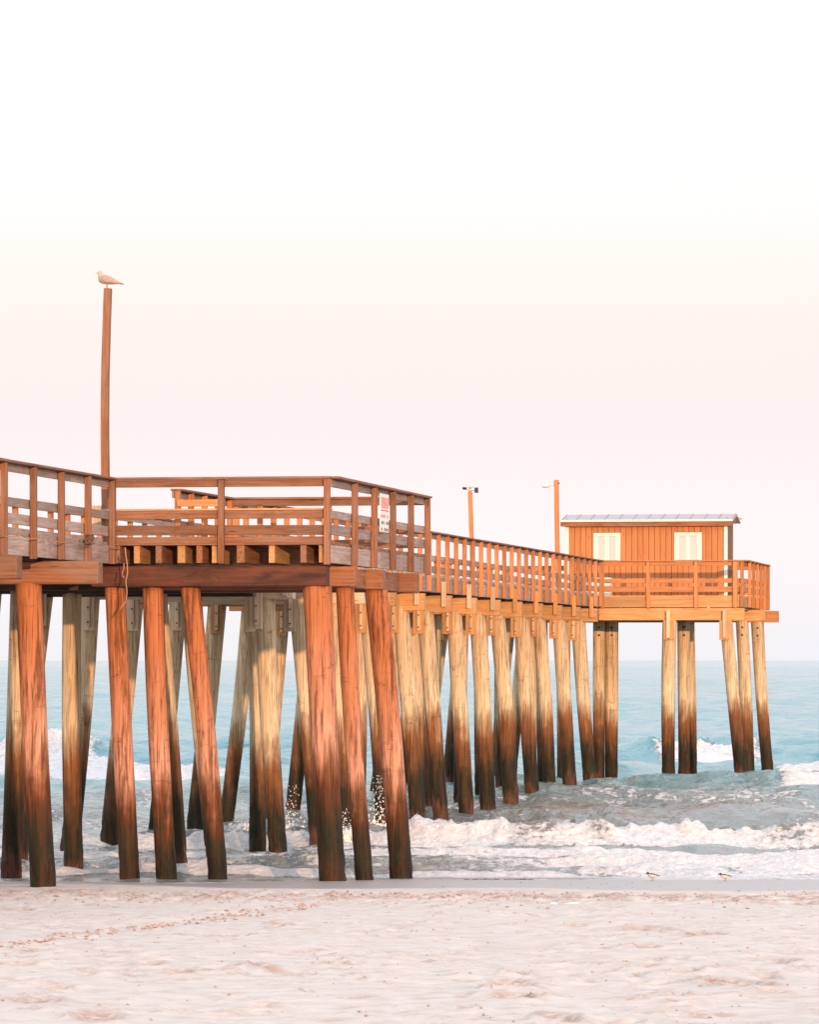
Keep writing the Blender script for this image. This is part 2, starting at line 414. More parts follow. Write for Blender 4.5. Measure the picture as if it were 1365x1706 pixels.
# inner surf: restless small water
inner = sstep(75, 79, Y)*(1-sstep(128, 150, Y))
Z += inner*(.15*fbm(X*.5, Y*.6, 11, 5)+.14*perlin(X*.4, Y*.33, 12))
def breaker(y0, h, front, back, fo, seed, curve=0.0, hx=None, trail=5.0, rough=.35):
    global Z, foam
    Yc = y0+curve*X+.9*perlin(X*.22, X*0+seed*3.7, seed)+.25*perlin(X*1.1, X*0+seed*1.3, seed+1)
    H = h*(1+.34*perlin(X*.16, X*0+seed, seed+2)+.10*perlin(X*1.3, X*0+seed+.5, seed+3))
    if hx is not None: H = H*hx(X)
    d = Y-Yc
    p = np.where(d < 0, np.exp(-(d/front)**2), np.exp(-(d/back)**2))
    F = fo(X) if callable(fo) else fo
    n = fbm(X*2.2, Y*1.3, seed+5, 4)
    Z = Z+H*p*(1+F*rough*n)
    # foam on the front face and at its toe, torn up on the crest, thinning behind
    face = sstep(-front*2.4, -front*1.3, d)*(1-sstep(-.1*front, .9*front, d))
    foam = np.maximum(foam, F*face)
    foam = np.maximum(foam, F*.62*sstep(0, .5, d)*np.exp(-np.clip(d, 0, None)/trail))
def seg(a, b, w=.8): return lambda x: sstep(a-w, a+w, x)*(1-sstep(b-w, b+w, x))
# from far to near (Y, height, ...)
breaker(166, .85, 2.6, 7, lambda x: (.82+.10*np.sin(x*1.9)+.06*np.sin(x*4.3))*np.maximum(seg(8.8, 13.3)(x), seg(-40, -11.3, 1)(x)), 101, hx=lambda x: (.25+.75*np.maximum(sstep(4, 9, x), sstep(-8, -12, x)))*(.85+.2*np.sin(x*.9+1)+.08*np.sin(x*3.1)), trail=6, rough=.6)
breaker(196, .45, 3, 9, 0.0, 111, hx=lambda x: .4+.6*np.sin(x*.25)**2)
breaker(150, .35, 2.2, 5, lambda x: .8*np.maximum(seg(-22, -5.5, 1)(x), seg(12, 20)(x)), 121, trail=9)
breaker(133.5, .52, 1.5, 6, lambda x: np.maximum(.95*sstep(10, 11.5, x), .3*seg(5, 10)(x)), 131, curve=-.12, hx=lambda x: .45+.55*sstep(4, 9, x), trail=4)
breaker(123, .34, 1.6, 6, lambda x: .25*sstep(-2, 3, x), 141, hx=lambda x: .55+.45*sstep(1, 5, x))
breaker(110, .16, 1.0, 4, .25, 151)
breaker(103.5, .36, 1.4, 3.5, lambda x: .35+.1*np.sin(x*2), 161, hx=lambda x: .15+.85*sstep(3.5, 7.5, x))
breaker(93.2, .42, .8, 3.0, lambda x: .80+.14*np.sin(x*1.3+.7), 171, hx=lambda x: .6+.4*sstep(-6, 1, x), trail=2.2, rough=.7)
breaker(87.2, .13, .45, 1.6, .8, 181, trail=1.6, rough=.6)
breaker(84.0, .15, .5, 2.0, lambda x: .55+.3*sstep(0, 4, x), 191, trail=2.5)
breaker(80.6, .09, .35, 1.6, .95, 201, trail=2.5)
# standing foam
patch = sstep(-.25, .45, perlin(X*.25, Y*.11, 71)+.4*perlin(X*.9, Y*.3, 72))
foam = np.maximum(foam, (.30+.30*patch)*sstep(74, 77, Y)*(1-sstep(90, 99, Y)))
foam = np.maximum(foam, .80*sstep(.5, 4.5, X)*(1-sstep(84.5, 88, Y)))
foam = np.maximum(foam, (.29+.27*patch)*(1-sstep(122, 150, Y)))
foam = np.maximum(foam, .34*patch*seg(-60, -4, 2)(X)*sstep(110, 125, Y)*(1-sstep(175, 200, Y)))
# lather thickness
Z += np.clip(foam-.45, 0, 1)*(.05+.10*np.abs(fbm(X*3.2, Y*2.0, 91, 4)))*sstep(78, 84, Y)*(1-sstep(210, 260, Y))
# run the sheet up the sand as a thin film that ends at the shore line
SH = shore(X); sandz = pchip(Y)
a = sstep(75.5, 82.0, Y-(SH-76.2)*.6)
film = sandz+.030*sstep(0, 1.2, Y-SH)+(.016+.03*sstep(0, -3, X))*fbm(X*1.5, Y*1.1, 95, 4)*sstep(.2, 1.5, Y-SH)
film = np.where(Y < SH, sandz-.06-.1*(SH-Y), film)
Z = np.where(Y > SH, np.maximum(film*(1-a)+Z*a, sandz+.02*sstep(0, .8, Y-SH)), film)
foam = np.where(Y < SH+4, np.maximum(foam*.9, .9*np.exp(-np.clip(Y-SH, 0, None)/.35)), foam)
t = NT('sea_water')
geo = t.n('ShaderNodeNewGeometry'); P = geo.outputs['Position']
def mul(v, s):
    m = t.n('ShaderNodeVectorMath', operation='MULTIPLY'); t.l(v, m.inputs[0]); m.inputs[1].default_value = s; return m.outputs[0]
at = t.n('ShaderNodeAttribute', attribute_name='foam'); F = at.outputs['Fac']
lace = t.noise(mul(P, (.55, .36, 1)), 1.9, 9, .70, 1.0)
lace2 = t.noise(mul(P, (.6, .4, 1)), 11, 6, .7, .6)
nn = t.math('ADD', t.math('MULTIPLY', lace, .65), t.math('MULTIPLY', lace2, .35))
f = t.math('ADD', nn, t.math('MULTIPLY', t.math('SUBTRACT', F, .5), .58))
ff = t.ramp(f, [(.515, 0.0), (.555, .8), (.62, 1.0)])
bigc = t.noise(mul(P, (.05, .02, 1)), 1.0, 4, .6)
sp = t.n('ShaderNodeSeparateXYZ'); t.l(P, sp.inputs[0])
shal = t.ramp(t.math('DIVIDE', sp.outputs[1], 200.0), [(.38, (.24, .20, .17)), (.46, (.19, .15, .125)), (.59, (.16, .145, .13)), (.67, (.13, .24, .25)), (.82, (.06, .22, .27))])
wc = t.mix(t.math('MULTIPLY', bigc, .5), shal, (.12, .32, .38))
col = t.mix(ff, wc, t.mix(t.ramp(lace2, [(.3, 0.0), (.65, 1.0)]), (.58, .55, .55), (.80, .78, .79)))
t.l(col, t.b.inputs['Base Color'])
t.l(t.ramp(ff, [(0, .12), (.6, .7)]), t.b.inputs['Roughness'])
t.b.inputs['IOR'].default_value = 1.33
r1 = t.noise(mul(P, (1, .8, 1)), 2.6, 6, .62, .3); r2 = t.noise(mul(P, (1, .7, 1)), .35, 5, .6)
hh = t.math('ADD', t.math('MULTIPLY', r1, .12), t.math('MULTIPLY', r2, .8))
r3 = t.noise(mul(P, (1, .8, 1)), .07, 4, .6); hh = t.math('ADD', hh, t.math('MULTIPLY', r3, t.math('MULTIPLY', t.ramp(t.math('DIVIDE', sp.outputs[1], 1000.0), [(.2, 0.0), (.5, 1.0)]), 2.5)))
hh = t.math('ADD', hh, t.math('MULTIPLY', ff, t.math('MULTIPLY', lace2, .14)))
t.bump(hh, .8, 1.0)
sea = tag(grid_mesh('sea', X, Y, Z, t.m, {'foam': np.clip(foam, 0, 1)}), 'pale teal sea with white breakers rolling to the beach', kind='structure')
SEA = (rows, tt, Z)
def sea_z(x, y):
    i = min(max(np.searchsorted(rows, y), 0), len(rows)-1); j = min(max(np.searchsorted(tt, x/(6+.115*y)), 0), len(tt)-1); return float(Z[i, j])

# ------------------------------------------------------------------ pier  (own axes: x = outward to the right, y = seaward)
PA = math.atan2(.1714, .9852)
ORI = Vector((.18, 104, 0))
pier = empty('fishing_pier', ORI, -PA, label='long weathered timber fishing pier on tall piles running out over the surf', cat='pier')
cp, sp_ = math.cos(PA), math.sin(PA)
def loc2w(x, y, z=0): return Vector((ORI.x+x*cp+y*sp_, ORI.y-x*sp_+y*cp, z))
def w2loc(X_, Y_): dx, dy = X_-ORI.x, Y_-ORI.y; return (dx*cp-dy*sp_, dx*sp_+dy*cp)
DECK = EYE+1.95; RAIL = EYE+3.02
CAPT, CAPB = EYE+1.56, EYE+1.20
STR0 = EYE+1.60

def pile(x, y, lean_x, lean_y, mat, r=.185, top=None, plate=True, seed=None, platex=-.12):
    """x, y where its head meets the cap; the foot drifts by lean over the 5 m to the water"""
    top = CAPB+.02 if top is None else top
    rr = random.Random(seed if seed is not None else hash((round(x, 2), round(y, 2))) & 9999)
    n, m = 20, 58
    z0 = -1.6; V, F_ = [], []
    w = loc2w(x+lean_x, y+lean_y); z0 = min(z0, sand_z(w.x, w.y)-.8)
    ph = [rr.uniform(0, 6.28) for _ in range(8)]
    b1_, b2_ = rr.uniform(-.05, .05), rr.uniform(-.03, .03)
    rk = rr.uniform(.93, 1.08)
    for i in range(m):
        s = i/(m-1); z = top+(z0-top)*s; k = (top-z)/(top-0.0)
        cx = lean_x*k+b1_*math.sin(k*3.1); cy = lean_y*k+b2_*math.sin(k*2.7)
        rad = r*rk*(1.03-.08*k)
        crust = max(0, min(1, (1.0-z)/.7))
        for j in range(n):
            a = 2*math.pi*j/n
            q = 1+.03*math.sin(2*a+ph[0]+z*.5)+.018*math.sin(3*a+ph[1]-z*1.1)+.012*math.sin(7*a+ph[2])
            q += crust*(.035*math.sin(5*a+z*9+ph[3])+.03*math.sin(3*a-z*14+ph[4])+rr.uniform(-.035, .085))
            V.append((cx+rad*q*math.cos(a), cy+rad*q*math.sin(a), z))
    for i in range(m-1):
        for j in range(n): F_.append((i*n+j, i*n+(j+1) % n, (i+1)*n+(j+1) % n, (i+1)*n+j)[::-1])
    F_.append(tuple(range(n)))
    F_.append(tuple((m-1)*n+k for k in range(n))[::-1])
    o = pyd('pile', V, F_, mat, pier, True); o.location = (x, y, 0)
    if plate:
        zt, zb = CAPT-.12, EYE+.62+rr.uniform(-.04, .04)
        pm = M['yellow'] if y > -6 else M['pale']
        yf = -.155-.055
        box('splice_plate', platex-.15, platex+.10, yf-.07, yf, zb, zt, pm, o, .005)
        box('splice_batten', platex-.04, platex+.03, yf-.13, yf-.072, zb+.08, zt-.03, M['pale'], o, .004)
        for kz in (zb+.16, zb+.45):
            V2 = [(platex-.005+.018*math.cos(a*math.pi/3), yf-.131, kz+.018*math.sin(a*math.pi/3)) for a in range(6)]
            V2 += [(p[0], yf-.155, p[2]) for p in V2]
            pyd('bolt', V2, [tuple(range(6, 12))]+[(a, (a+1) % 6, 6+(a+1) % 6, 6+a) for a in range(6)], M['bolt'], o)
    return o

W = 4.0                                   # walkway width
bents = [3.25+3.81*k for k in range(-8, 8)]      # -27.2 .. 29.9
shorebents = [-33.6, -37.8, -42, -46.2, -50.4, -54.6, -58.8]
rl = random.Random(11)
for y in bents:
    near_ = y < -6
    cm = M['yellow'] if not near_ else M['pale']
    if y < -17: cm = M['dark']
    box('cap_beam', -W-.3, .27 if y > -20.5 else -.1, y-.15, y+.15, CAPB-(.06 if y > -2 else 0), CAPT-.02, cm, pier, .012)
    pm = M['pile_pale']; k = round((y-3.25)/3.81)
    if k == -8: pile(-2.5, y+1.0, -.19, 0, pm, .17, plate=False)
    elif k == -7:
        pile(-.72, y+.02, .40, 0, pm, .175, platex=-.10, plate=False); pile(-2.3, y+.02, .03, 0, pm, .17, plate=False)
    elif k == -6: pile(-.95, y+.02, .50, 0, pm, .18, plate=False)
    else: pile(-.36+rl.uniform(-.06, .06), y+.02, rl.uniform(.27, .42), rl.uniform(-.1, .1), pm, .20, platex=-.10)
    if k > -2 or k == -4: pile(-1.35+rl.uniform(-.12, .12), y+.02, rl.uniform(-.08, .15), rl.uniform(-.15, .15), pm, .19, platex=-.02)
    pile(-3.80+rl.uniform(-.08, .08), y+.02, rl.uniform(-.6, -.4), rl.uniform(-.1, .1), pm, .195, platex=.05)
    if y > -20.5:      # hanger from the rail down to the cap end
        box('hanger_cleat', .06, .17, y-.245, y-.165, CAPB+.07, DECK-.08, M['pale'] if y < 12 else M['yellow'], pier, .005, .01)
for k, y in enumerate(shorebents):
    e = [.73, .53, .55, .5, .6, .55, .5][k]
    box('cap_beam', -W-.3, e, y-.17, y+.17, CAPB, CAPT, M['old'], pier, .02)
    pile(-.44, y+.02, .24, .1, M['pile_red'], .19, plate=False)
    pile(-1.5, y+.02, rl.uniform(-.1, .1), 0, M['pile_red'], .18, plate=False)
    pile(-3.75, y+.02, -.35, 0, M['pile_red'], .185, plate=False)

# near platform, bumped out from the walkway
PX0, PX1, PY0, PY1 = 0.0, 3.72, -29.95, -20.75
for (x, y, lx, ly, r, mt) in [(-.02, -29.55, .27, .0, .178, 'pile_red'), (.62, -29.5, .25, .0, .172, 'pile_red'), (1.25, -29.5, .46, .1, .172, 'pile_red'), (3.42, -29.6, .28, .0, .215, 'pile_red'),
                              (3.70, -28.62, .35, .0, .16, 'pile_red'), (3.76, -26.05, .46, .0, .188, 'pile_red'),
                              ]:
    pile(x, y, lx, ly, M[mt], r, plate=False)
box('cap_beam', -.35, 3.62, PY0+.10, PY0+.42, CAPB+.02, CAPT, M['tarred'], pier, .015)
box('cap_beam', -.2, 3.93, -28.95, -28.65, CAPB+.03, CAPT, M['capred'], pier, .015)
box('cap_beam', -.2, 3.93, -26.35, -26.05, CAPB+.02, CAPT, M['capred'], pier, .015)
box('cap_beam', -.2, 3.95, -23.05, -22.75, CAPB+.02, CAPT, M['capred'], pier, .015)
for (y0, y1) in ((-28.63, -26.37), (-26.03, -23.07), (-22.73, -20.9)):
    box('stringer', 3.50, 3.64, y0, y1, CAPB+.03, CAPT-.01, M['capred'], pier, .012)
# joists carry the deck, ends open to the front
jx = [.02, .38, .76, 1.12, 1.45, 1.70, 2.13, 2.66, 3.20, 3.50]
for i, x in enumerate(jx):
    wd2 = .10 if i % 3 else .13
    box('joist', x, x+wd2, PY0+.03+(.05 if i % 2 else 0), -25.5, STR0+.005, DECK-.055, M['yellow'] if i % 2 else M['old'], pier, .006)

def railing(a, b, n_or_sp, outer, mat_post, mat_rail, mid=True, skip_first=False, skip_last=False, kick=False, post_lo=None, rail2=None, shelf=False, mat_top=None):
    """a, b: (x, y) on the deck's edge line; outer: unit vector away from the deck"""
    a, b = Vector(a), Vector(b); o = Vector(outer); d = b-a; L = d.length; d.normalize()
    n = max(1, round(L/n_or_sp)); lo = STR0-.02 if post_lo is None else post_lo
    along_x = abs(d.x) > abs(d.y)
    def slab(nm, s0, s1, o0, o1, z0, z1, m, wob=0.0, c=.006):
        p, q = a+d*s0+o*o0, a+d*s1+o*o1
        return box(nm, min(p.x, q.x), max(p.x, q.x), min(p.y, q.y), max(p.y, q.y), z0, z1, m, pier, c, wob)
    for i in range(n+1):
        if (i == 0 and skip_first) or (i == n and skip_last): continue
        s = L*i/n
        s = min(max(s, .055), L-.055)
        slab('rail_post', s-.05, s+.05, .004, .104, lo+random.uniform(-.02, .02), RAIL-.042, mat_post, .006)
    # boards in lengths of a few bays, butt-jointed on posts
    k = 0
    while k < n:
        e = min(n, k+3+(k % 2)); s0, s1 = L*k/n+.003, L*e/n-.003
        slab('top_rail', s0, s1, -.07, .135, RAIL-.040, RAIL+random.uniform(-.003, .003), mat_top or mat_rail)
        slab('rail_board', s0, s1, -.042, -.002, RAIL-.165, RAIL-.045, mat_rail, .006)
        if mid:
            slab('rail_board', s0, s1, -.042, -.002, EYE+2.33, EYE+2.465, mat_rail, .006)
            slab('rail_board', s0, s1, -.042, -.002, EYE+2.06, EYE+2.225, rail2 or mat_rail, .006)
        if shelf: slab('shelf_board', s0, s1, -.16, .0, EYE+2.47, EYE+2.50, M['yellow'], .0)
        if kick: slab('kick_board', s0, s1, -.045, -.004, DECK-.02, DECK+.085, mat_rail)
        k = e
def fascia(a, b, outer, mat, z0=None, z1=None, sec=4.0):
    a, b = Vector(a), Vector(b); o = Vector(outer); d = b-a; L = d.length; d.normalize(); n = max(1, round(L/sec))
    for i in range(n):
        p, q = a+d*(L*i/n+.002)-o*.052, a+d*(L*(i+1)/n-.002)-o*.002
        box('fascia_board', min(p.x, q.x), max(p.x, q.x), min(p.y, q.y), max(p.y, q.y), z0 or STR0, z1 or DECK-.052, mat, pier, .006)

OX, IX, OY, IY = (1, 0), (-1, 0), (0, 1), (0, -1)
# shoreward walkway (left edge of the picture)
railing((0, -63), (0, PY0), 1.75, OX, M['old'], M['grey'], skip_last=False, mat_top=M['old'])
fascia((0, -63), (0, PY0-.02), OX, M['grey'])
# platform: front, right side, back
railing((0.06, PY0), (PX1, PY0), 1.75, IY, M['old'], M['old'], kick=True, shelf=True, skip_first=True)
railing((PX1, PY0), (PX1, PY1), 1.75, OX, M['old'], M['grey'], skip_first=True, mat_top=M['old'])
fascia((PX1, PY0), (PX1, PY1), OX, M['grey'])
railing((0.1, PY1), (PX1-.02, PY1), 1.75, OY, M['orange'], M['old'], skip_last=True)
# walkway rail behind the platform and on to the sea
railing((0, -25.2), (0, PY1), 1.25, OX, M['orange'], M['grey'], mat_top=M['old'])
railing((0, PY1+.1), (0, 32.4), 1.30, OX, M['orange'], M['grey'], post_lo=STR0+.01, skip_first=True, mat_top=M['old'])
fascia((0, PY1), (0, 32.5), OX, M['grey'])
# cross rail that guards the step between walkway and platform
box('rail_board', .06, .86, -25.26, -25.22, EYE+2.70, EYE+2.82, M['orange'], pier)
box('rail_board', .06, .86, -25.26, -25.22, EYE+1.98, EYE+2.07, M['orange'], pier)
box('rail_post', .80, .90, -25.21, -25.11, DECK, EYE+2.84, M['orange'], pier)
# far side of the walkway
railing((-W, -63), (-W, 39.9), 1.32, IX, M['orange'], M['grey'], mat_top=M['old'])
fascia((-W, -63), (-W, 39.9), IX, M['grey'])
# long bearers under the walkway, coloured near-black to stand in for under-deck shade
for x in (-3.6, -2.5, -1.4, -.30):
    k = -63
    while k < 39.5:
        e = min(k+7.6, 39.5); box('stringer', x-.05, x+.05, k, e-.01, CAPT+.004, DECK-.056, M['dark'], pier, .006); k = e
# decks: boards laid across, too fine to pick apart from below
def deck(x0, x1, y0, y1, mat, ext=.0):
    V, F_ = [], []; y = y0; r_ = random.Random(5)
    while y < y1-.05:
        w_ = .135; zt = DECK+r_.uniform(-.004, .004); xe = x1+ext+r_.uniform(-.015, .02); b = len(V)
        for (xx, yy, zz) in [(x0, y, DECK-.05), (xe, y, DECK-.05), (xe, y+w_, DECK-.05), (x0, y+w_, DECK-.05), (x0, y, zt), (xe, y, zt), (xe, y+w_, zt), (x0, y+w_, zt)]: V.append((xx, yy, zz))
        F_ += [tuple(b+i for i in f) for f in ((3,2,1,0), (4,5,6,7), (0,1,5,4), (1,2,6,5), (2,3,7,6), (3,0,4,7))]
        y += .145
    o = pyd('deck_boards', V, F_, mat, pier); tag(o, kind='stuff'); return o
deck(-W+.005, -.045, -63, 32.6, M['grey'], .03)
deck(-.01+.03, PX1-.05, PY0+.01, PY1-.005, M['old'], .045)

# seaward end platform
EX1, EY0, EY1 = 4.36, 32.6, 39.9
deck(-W+.005, EX1-.05, EY0+.02, EY1, M['yellow'], .03)
railing((0.02, EY0), (EX1, EY0), 1.32, IY, M['orange'], M['orange'], post_lo=STR0-.0)
box('rail_post', EX1-.33, EX1-.19, EY0-.106, EY0-.004, STR0, RAIL-.042, M['orange'], pier)
fascia((0.06, EY0), (EX1, EY0), IY, M['yellow'], STR0, DECK-.02, 1.35)
railing((EX1, EY0), (EX1, EY1), 1.22, OX, M['orange'], M['orange'], skip_first=True, post_lo=STR0)
fascia((EX1, EY0), (EX1, EY1), OX, M['yellow'])
railing((-W, EY1), (EX1, EY1), 1.32, OY, M['orange'], M['orange'])
box('cap_beam', -.05, EX1+.0, EY0+.0, EY0+.22, CAPB+.01, CAPT+.02, M['yellow'], pier, .012)
box('cap_beam', -W, EX1+.30, EY0+3.4, EY0+3.65, CAPB+.01, CAPT, M['yellow'], pier, .012)
box('cap_beam', -W, EX1+.42, EY1-.55, EY1-.3, CAPB, CAPT, M['orange'], pier, .012)
for x in (.6, 1.5, 2.4, 3.3, 4.1): box('joist', x, x+.08, EY0+.23, EY1-.02, CAPT+.005, DECK-.055, M['yellow'], pier)
for (x, y, lx, ly, p) in [(2.10, 32.72, -.03, 0, True), (3.80, 32.72, .5, 0, True), (-.50, 36.1, .0, 0, False), (-.13, 36.3, .0, 0, False), (2.15, 36.1, .0, .1, False), (3.95, 36.1, .22, 0, False),
                          (1.9, 39.5, .1, 0, False), (4.10, 39.5, .37, 0, False), (-1.6, 36.1, 0, 0, False), (-3.3, 36.1, -.5, 0, False), (-3.3, 39.5, -.5, 0, False)]:
    pile(x, y, lx, ly, M['pile_pale'], .195, plate=False)
    if not p and x > -1:
        for kz in (CAPB-.18, CAPB-.42):
            V2 = [(x+.03+.035*math.cos(a*math.pi/4), y-.17, kz+.035*math.sin(a*math.pi/4)) for a in range(8)]
            V2 += [(q[0], y-.215, q[2]) for q in V2]
            pyd('bolt', V2, [tuple(range(8, 16))]+[(a, (a+1) % 8, 8+(a+1) % 8, 8+a) for a in range(8)], M['bolt'], pier)
    if p:
        box('splice_plate', x-.17, x+.14, y-.29, y-.22, EYE+.62, CAPB+.0, M['yellow'], pier, .005)
        box('splice_batten', x-.06, x+.04, y-.36, y-.295, EYE+.68, CAPT-.05, M['pale'], pier, .004)

# ------------------------------------------------------------------ hut on the seaward platform
HX0, HX1, HY0, HY1 = -1.52, 3.50, 36.0, 38.0
HZ0, HZ1 = DECK+.012, DECK+2.36
hut = empty('fishing_hut', loc2w((HX0+HX1)/2, HY0, DECK), -PA, label='orange plank hut with two white windows and a pale lean-to roof at the seaward end', cat='hut')
ho = Vector(((HX0+HX1)/2, HY0, DECK))
def hbox(nm, x0, x1, y0, y1, z0, z1, mat, par=None, c=.004):
    o = box(nm, x0-ho.x, x1-ho.x, y0-ho.y, y1-ho.y, z0-ho.z, z1-ho.z, mat, par or hut, c); return o
hbox('wall_core', HX0+.03, HX1-.03, HY0+.03, HY1-.03, HZ0, HZ1-.06, M['dark'])
wins = [(-.64, .18), (1.88, 2.71)]; WZ0, WZ1 = DECK+1.08, DECK+2.0
nb = 27; bw = (HX1-HX0-.22)/nb
for i in range(nb):
    x0 = HX0+.11+i*bw; x1 = x0+bw-.012
    hit = [w for w in wins if x0 < w[1] and x1 > w[0]]
    if hit:
        w0, w1 = hit[0]
        if x0 < w0-.02: hbox('wall_plank', x0, w0-.002, HY0, HY0+.028, HZ0, HZ1, M['siding'], None, .003); x0 = w0+.002
        if x1 > w1+.02: hbox('wall_plank', w1+.002, x1, HY0, HY0+.028, HZ0, HZ1, M['siding'], None, .003); x1 = w1-.002
        hbox('wall_plank', x0, x1, HY0, HY0+.028, HZ0, WZ0-.01, M['siding'], None, .003)
        hbox('wall_plank', x0, x1, HY0, HY0+.028, WZ1+.01, HZ1, M['siding'], None, .003)
    else: hbox('wall_plank', x0, x1, HY0, HY0+.028, HZ0, HZ1, M['siding'], None, .003)
for i in range(9):
    y0 = HY0+.11+i*.198
    hbox('wall_plank', HX1-.028, HX1, y0, y0+.186, HZ0, HZ1+.1, M['old'], None, .003)
    hbox('wall_plank', HX0, HX0+.028, y0, y0+.186, HZ0, HZ1+.1, M['siding'], None, .003)
for x0, x1 in ((HX0-.012, HX0+.10), (HX1-.10, HX1+.012)):
    hbox('corner_trim', x0, x1, HY0-.012, HY0+.10, HZ0, HZ1, M['white'])
for (a, b) in wins:
    w = hbox('window', a, b, HY0+.016, HY0+.027, WZ0, WZ1, M['dark'])
    c0 = Vector(((a+b)/2, HY0+.0215, (WZ0+WZ1)/2))
    def wb(nm, x0, x1, y0, y1, z0, z1, mat):
        o = box(nm, x0-ho.x, x1-ho.x, y0-ho.y, y1-ho.y, z0-ho.z, z1-ho.z, mat, hut, .003)
        ml = o.matrix_local.copy() if False else Matrix.LocRotScale(o.location, o.rotation_euler, None)
        wl_ = Matrix.LocRotScale(w.location, w.rotation_euler, None)
        o.parent = w; o.matrix_local = wl_.inverted() @ ml; return o
    t_ = .10
    wb('frame', a-.01, a+t_, HY0-.03, HY0+.012, WZ0, WZ1, M['white']); wb('frame', b-t_, b+.01, HY0-.03, HY0+.012, WZ0, WZ1, M['white'])
    wb('frame', a+t_+.002, b-t_-.002, HY0-.028, HY0+.012, WZ1-t_, WZ1, M['white']); wb('sill', a-.03, b+.03, HY0-.05, HY0-.031, WZ0-.03, WZ0+.05, M['white'])
    wb('frame', a+t_+.002, b-t_-.002, HY0-.028, HY0+.012, WZ0, WZ0+.07, M['white'])
    mx = (a+b)/2
    wb('mullion', mx-.03, mx+.03, HY0-.02, HY0+.012, WZ0+.072, WZ1-t_-.002, M['white'])
    for p0, p1 in ((a+t_, mx-.03), (mx+.03, b-t_)):
        wb('sash', p0+.003, p0+.045, HY0-.012, HY0+.012, WZ0+.075, WZ1-t_-.004, M['white']); wb('sash', p1-.045, p1-.003, HY0-.012, HY0+.012, WZ0+.075, WZ1-t_-.004, M['white'])
        wb('pane', p0+.047, p1-.047, HY0+.0, HY0+.012, WZ0+.073, WZ1-t_-.003, M['glass'])
# roof: low eave towards the beach, ridge behind
rx0, rx1 = HX0-.14, HX1+.20
ez, rz_ = HZ1+.02, HZ1+.24
prof = [(HY0-.22, ez), (HY0+1.05, rz_), (HY1+.22, ez)]
V = []
for x in (rx0, rx1):
    for (y, z) in prof: V.append((x-ho.x, y-ho.y, z-ho.z))
    for (y, z) in prof[::-1]: V.append((x-ho.x, y-ho.y, z-ho.z-.05))
roof = pyd('roof', V, [tuple(range(6))[::-1], tuple(range(6, 12))]+[(i, (i+1) % 6, 6+(i+1) % 6, 6+i) for i in range(6)], M['roof'], hut)
for i in range(13):
    x = rx0+.03+i*(rx1-rx0-.06)/12
    beam('roof_seam', (x-ho.x, HY0-.215-ho.y, ez+.012-ho.z), (x-ho.x, HY0+1.04-ho.y, rz_+.012-ho.z), .025, .022, M['roof'], roof)
hbox('fascia_board', rx0+.03, rx1-.02, HY0-.205, HY0-.165, ez-.19, ez-.045, M['old'])
hbox('drip_edge', rx0, rx1, HY0-.245, HY0-.222, ez-.045, ez+.015, M['white'])
for x in (rx0+.0, rx1-.035):
    beam('barge_board', (x+.015-ho.x, HY0-.2-ho.y, ez-.12-ho.z), (x+.015-ho.x, HY0+1.05-ho.y, rz_-.12-ho.z), .03, .12, M['old'], hut)
tube('gable_lamp', [(HX1+.22-ho.x, HY0+.9-ho.y, rz_-.10-ho.z), (HX1+.34-ho.x, HY0+.85-ho.y, rz_-.10-ho.z), (HX1+.36-ho.x, HY0+.85-ho.y, rz_-.17-ho.z)], [.025, .05, .07], M['white'], hut)

# ------------------------------------------------------------------ lamp posts and the gull's pole
def root(name, px, py_, label, cat, z=DECK, group=None):
    return empty(name, loc2w(px, py_, z), -PA, label=label, cat=cat, group=group)
lp = root('lamp_post', -W+.32, 30.7, 'leaning wooden lamp post with two dark floodlights, left of the orange hut', 'lamp post', group='lamp posts on the pier')
tp = 3.10
beam('post', (.10, 0, -.0), (-.0, 0, tp), .12, .12, M['orange'], lp)
box('crossbar', -.10, .10, -.05, .05, tp+.12, tp+.16, M['metal'], lp)
tube('bracket', [(0, 0, tp-.02), (0, 0, tp+.12)], .035, M['metal'], lp)
tube('lamp_arm', [(-.12, -.03, tp+.08), (-.01, 0, tp+.03)], .015, M['metal'], lp); tube('lamp_arm', [(.01, 0, tp+.03), (.16, -.05, tp+.04)], .015, M['metal'], lp)
fl = bpy.data.objects.new
o = box('floodlight', -.22, -.10, -.12, .02, tp+.075, tp+.12, M['dpurple'], lp, .01); o.rotation_euler.rotate_axis('Y', .25)
o = box('floodlight', .15, .255, -.12, -.03, tp-.04, tp+.12, M['dpurple'], lp, .01)
lp2 = root('lamp_post', -1.72, 35.3, 'straight orange lamp post with a pale lamp on a short arm beside the hut', 'lamp post', group='lamp posts on the pier')
beam('post', (.06, 0, 0), (0, 0, 3.62), .135, .12, M['orange'], lp2)
tube('lamp_arm', [(-.07, 0, 3.45), (-.18, 0, 3.47), (-.24, 0, 3.47)], .018, M['white'], lp2)
loft('lamp_shade', [((-.20, 0, 3.46), (0, .05, 0), (0, 0, .05)), ((-.25, 0, 3.46), (0, .10, 0), (0, 0, .075)), ((-.38, 0, 3.44), (0, .11, 0), (0, 0, .07)), ((-.44, 0, 3.44), (0, .05, 0), (0, 0, .04))], M['white'], lp2)
tube('photocell', [(-.29, 0, 3.52), (-.29, 0, 3.60)], .03, M['white'], lp2)
tube('conduit', [(.07, -.02, 3.52), (.13, -.03, 3.46), (.10, -.03, 3.36), (.075, -.02, 3.30)], .008, M['white'], lp2)
box('bolt', .065, .10, -.03, .03, 3.49, 3.54, M['bolt'], lp2)

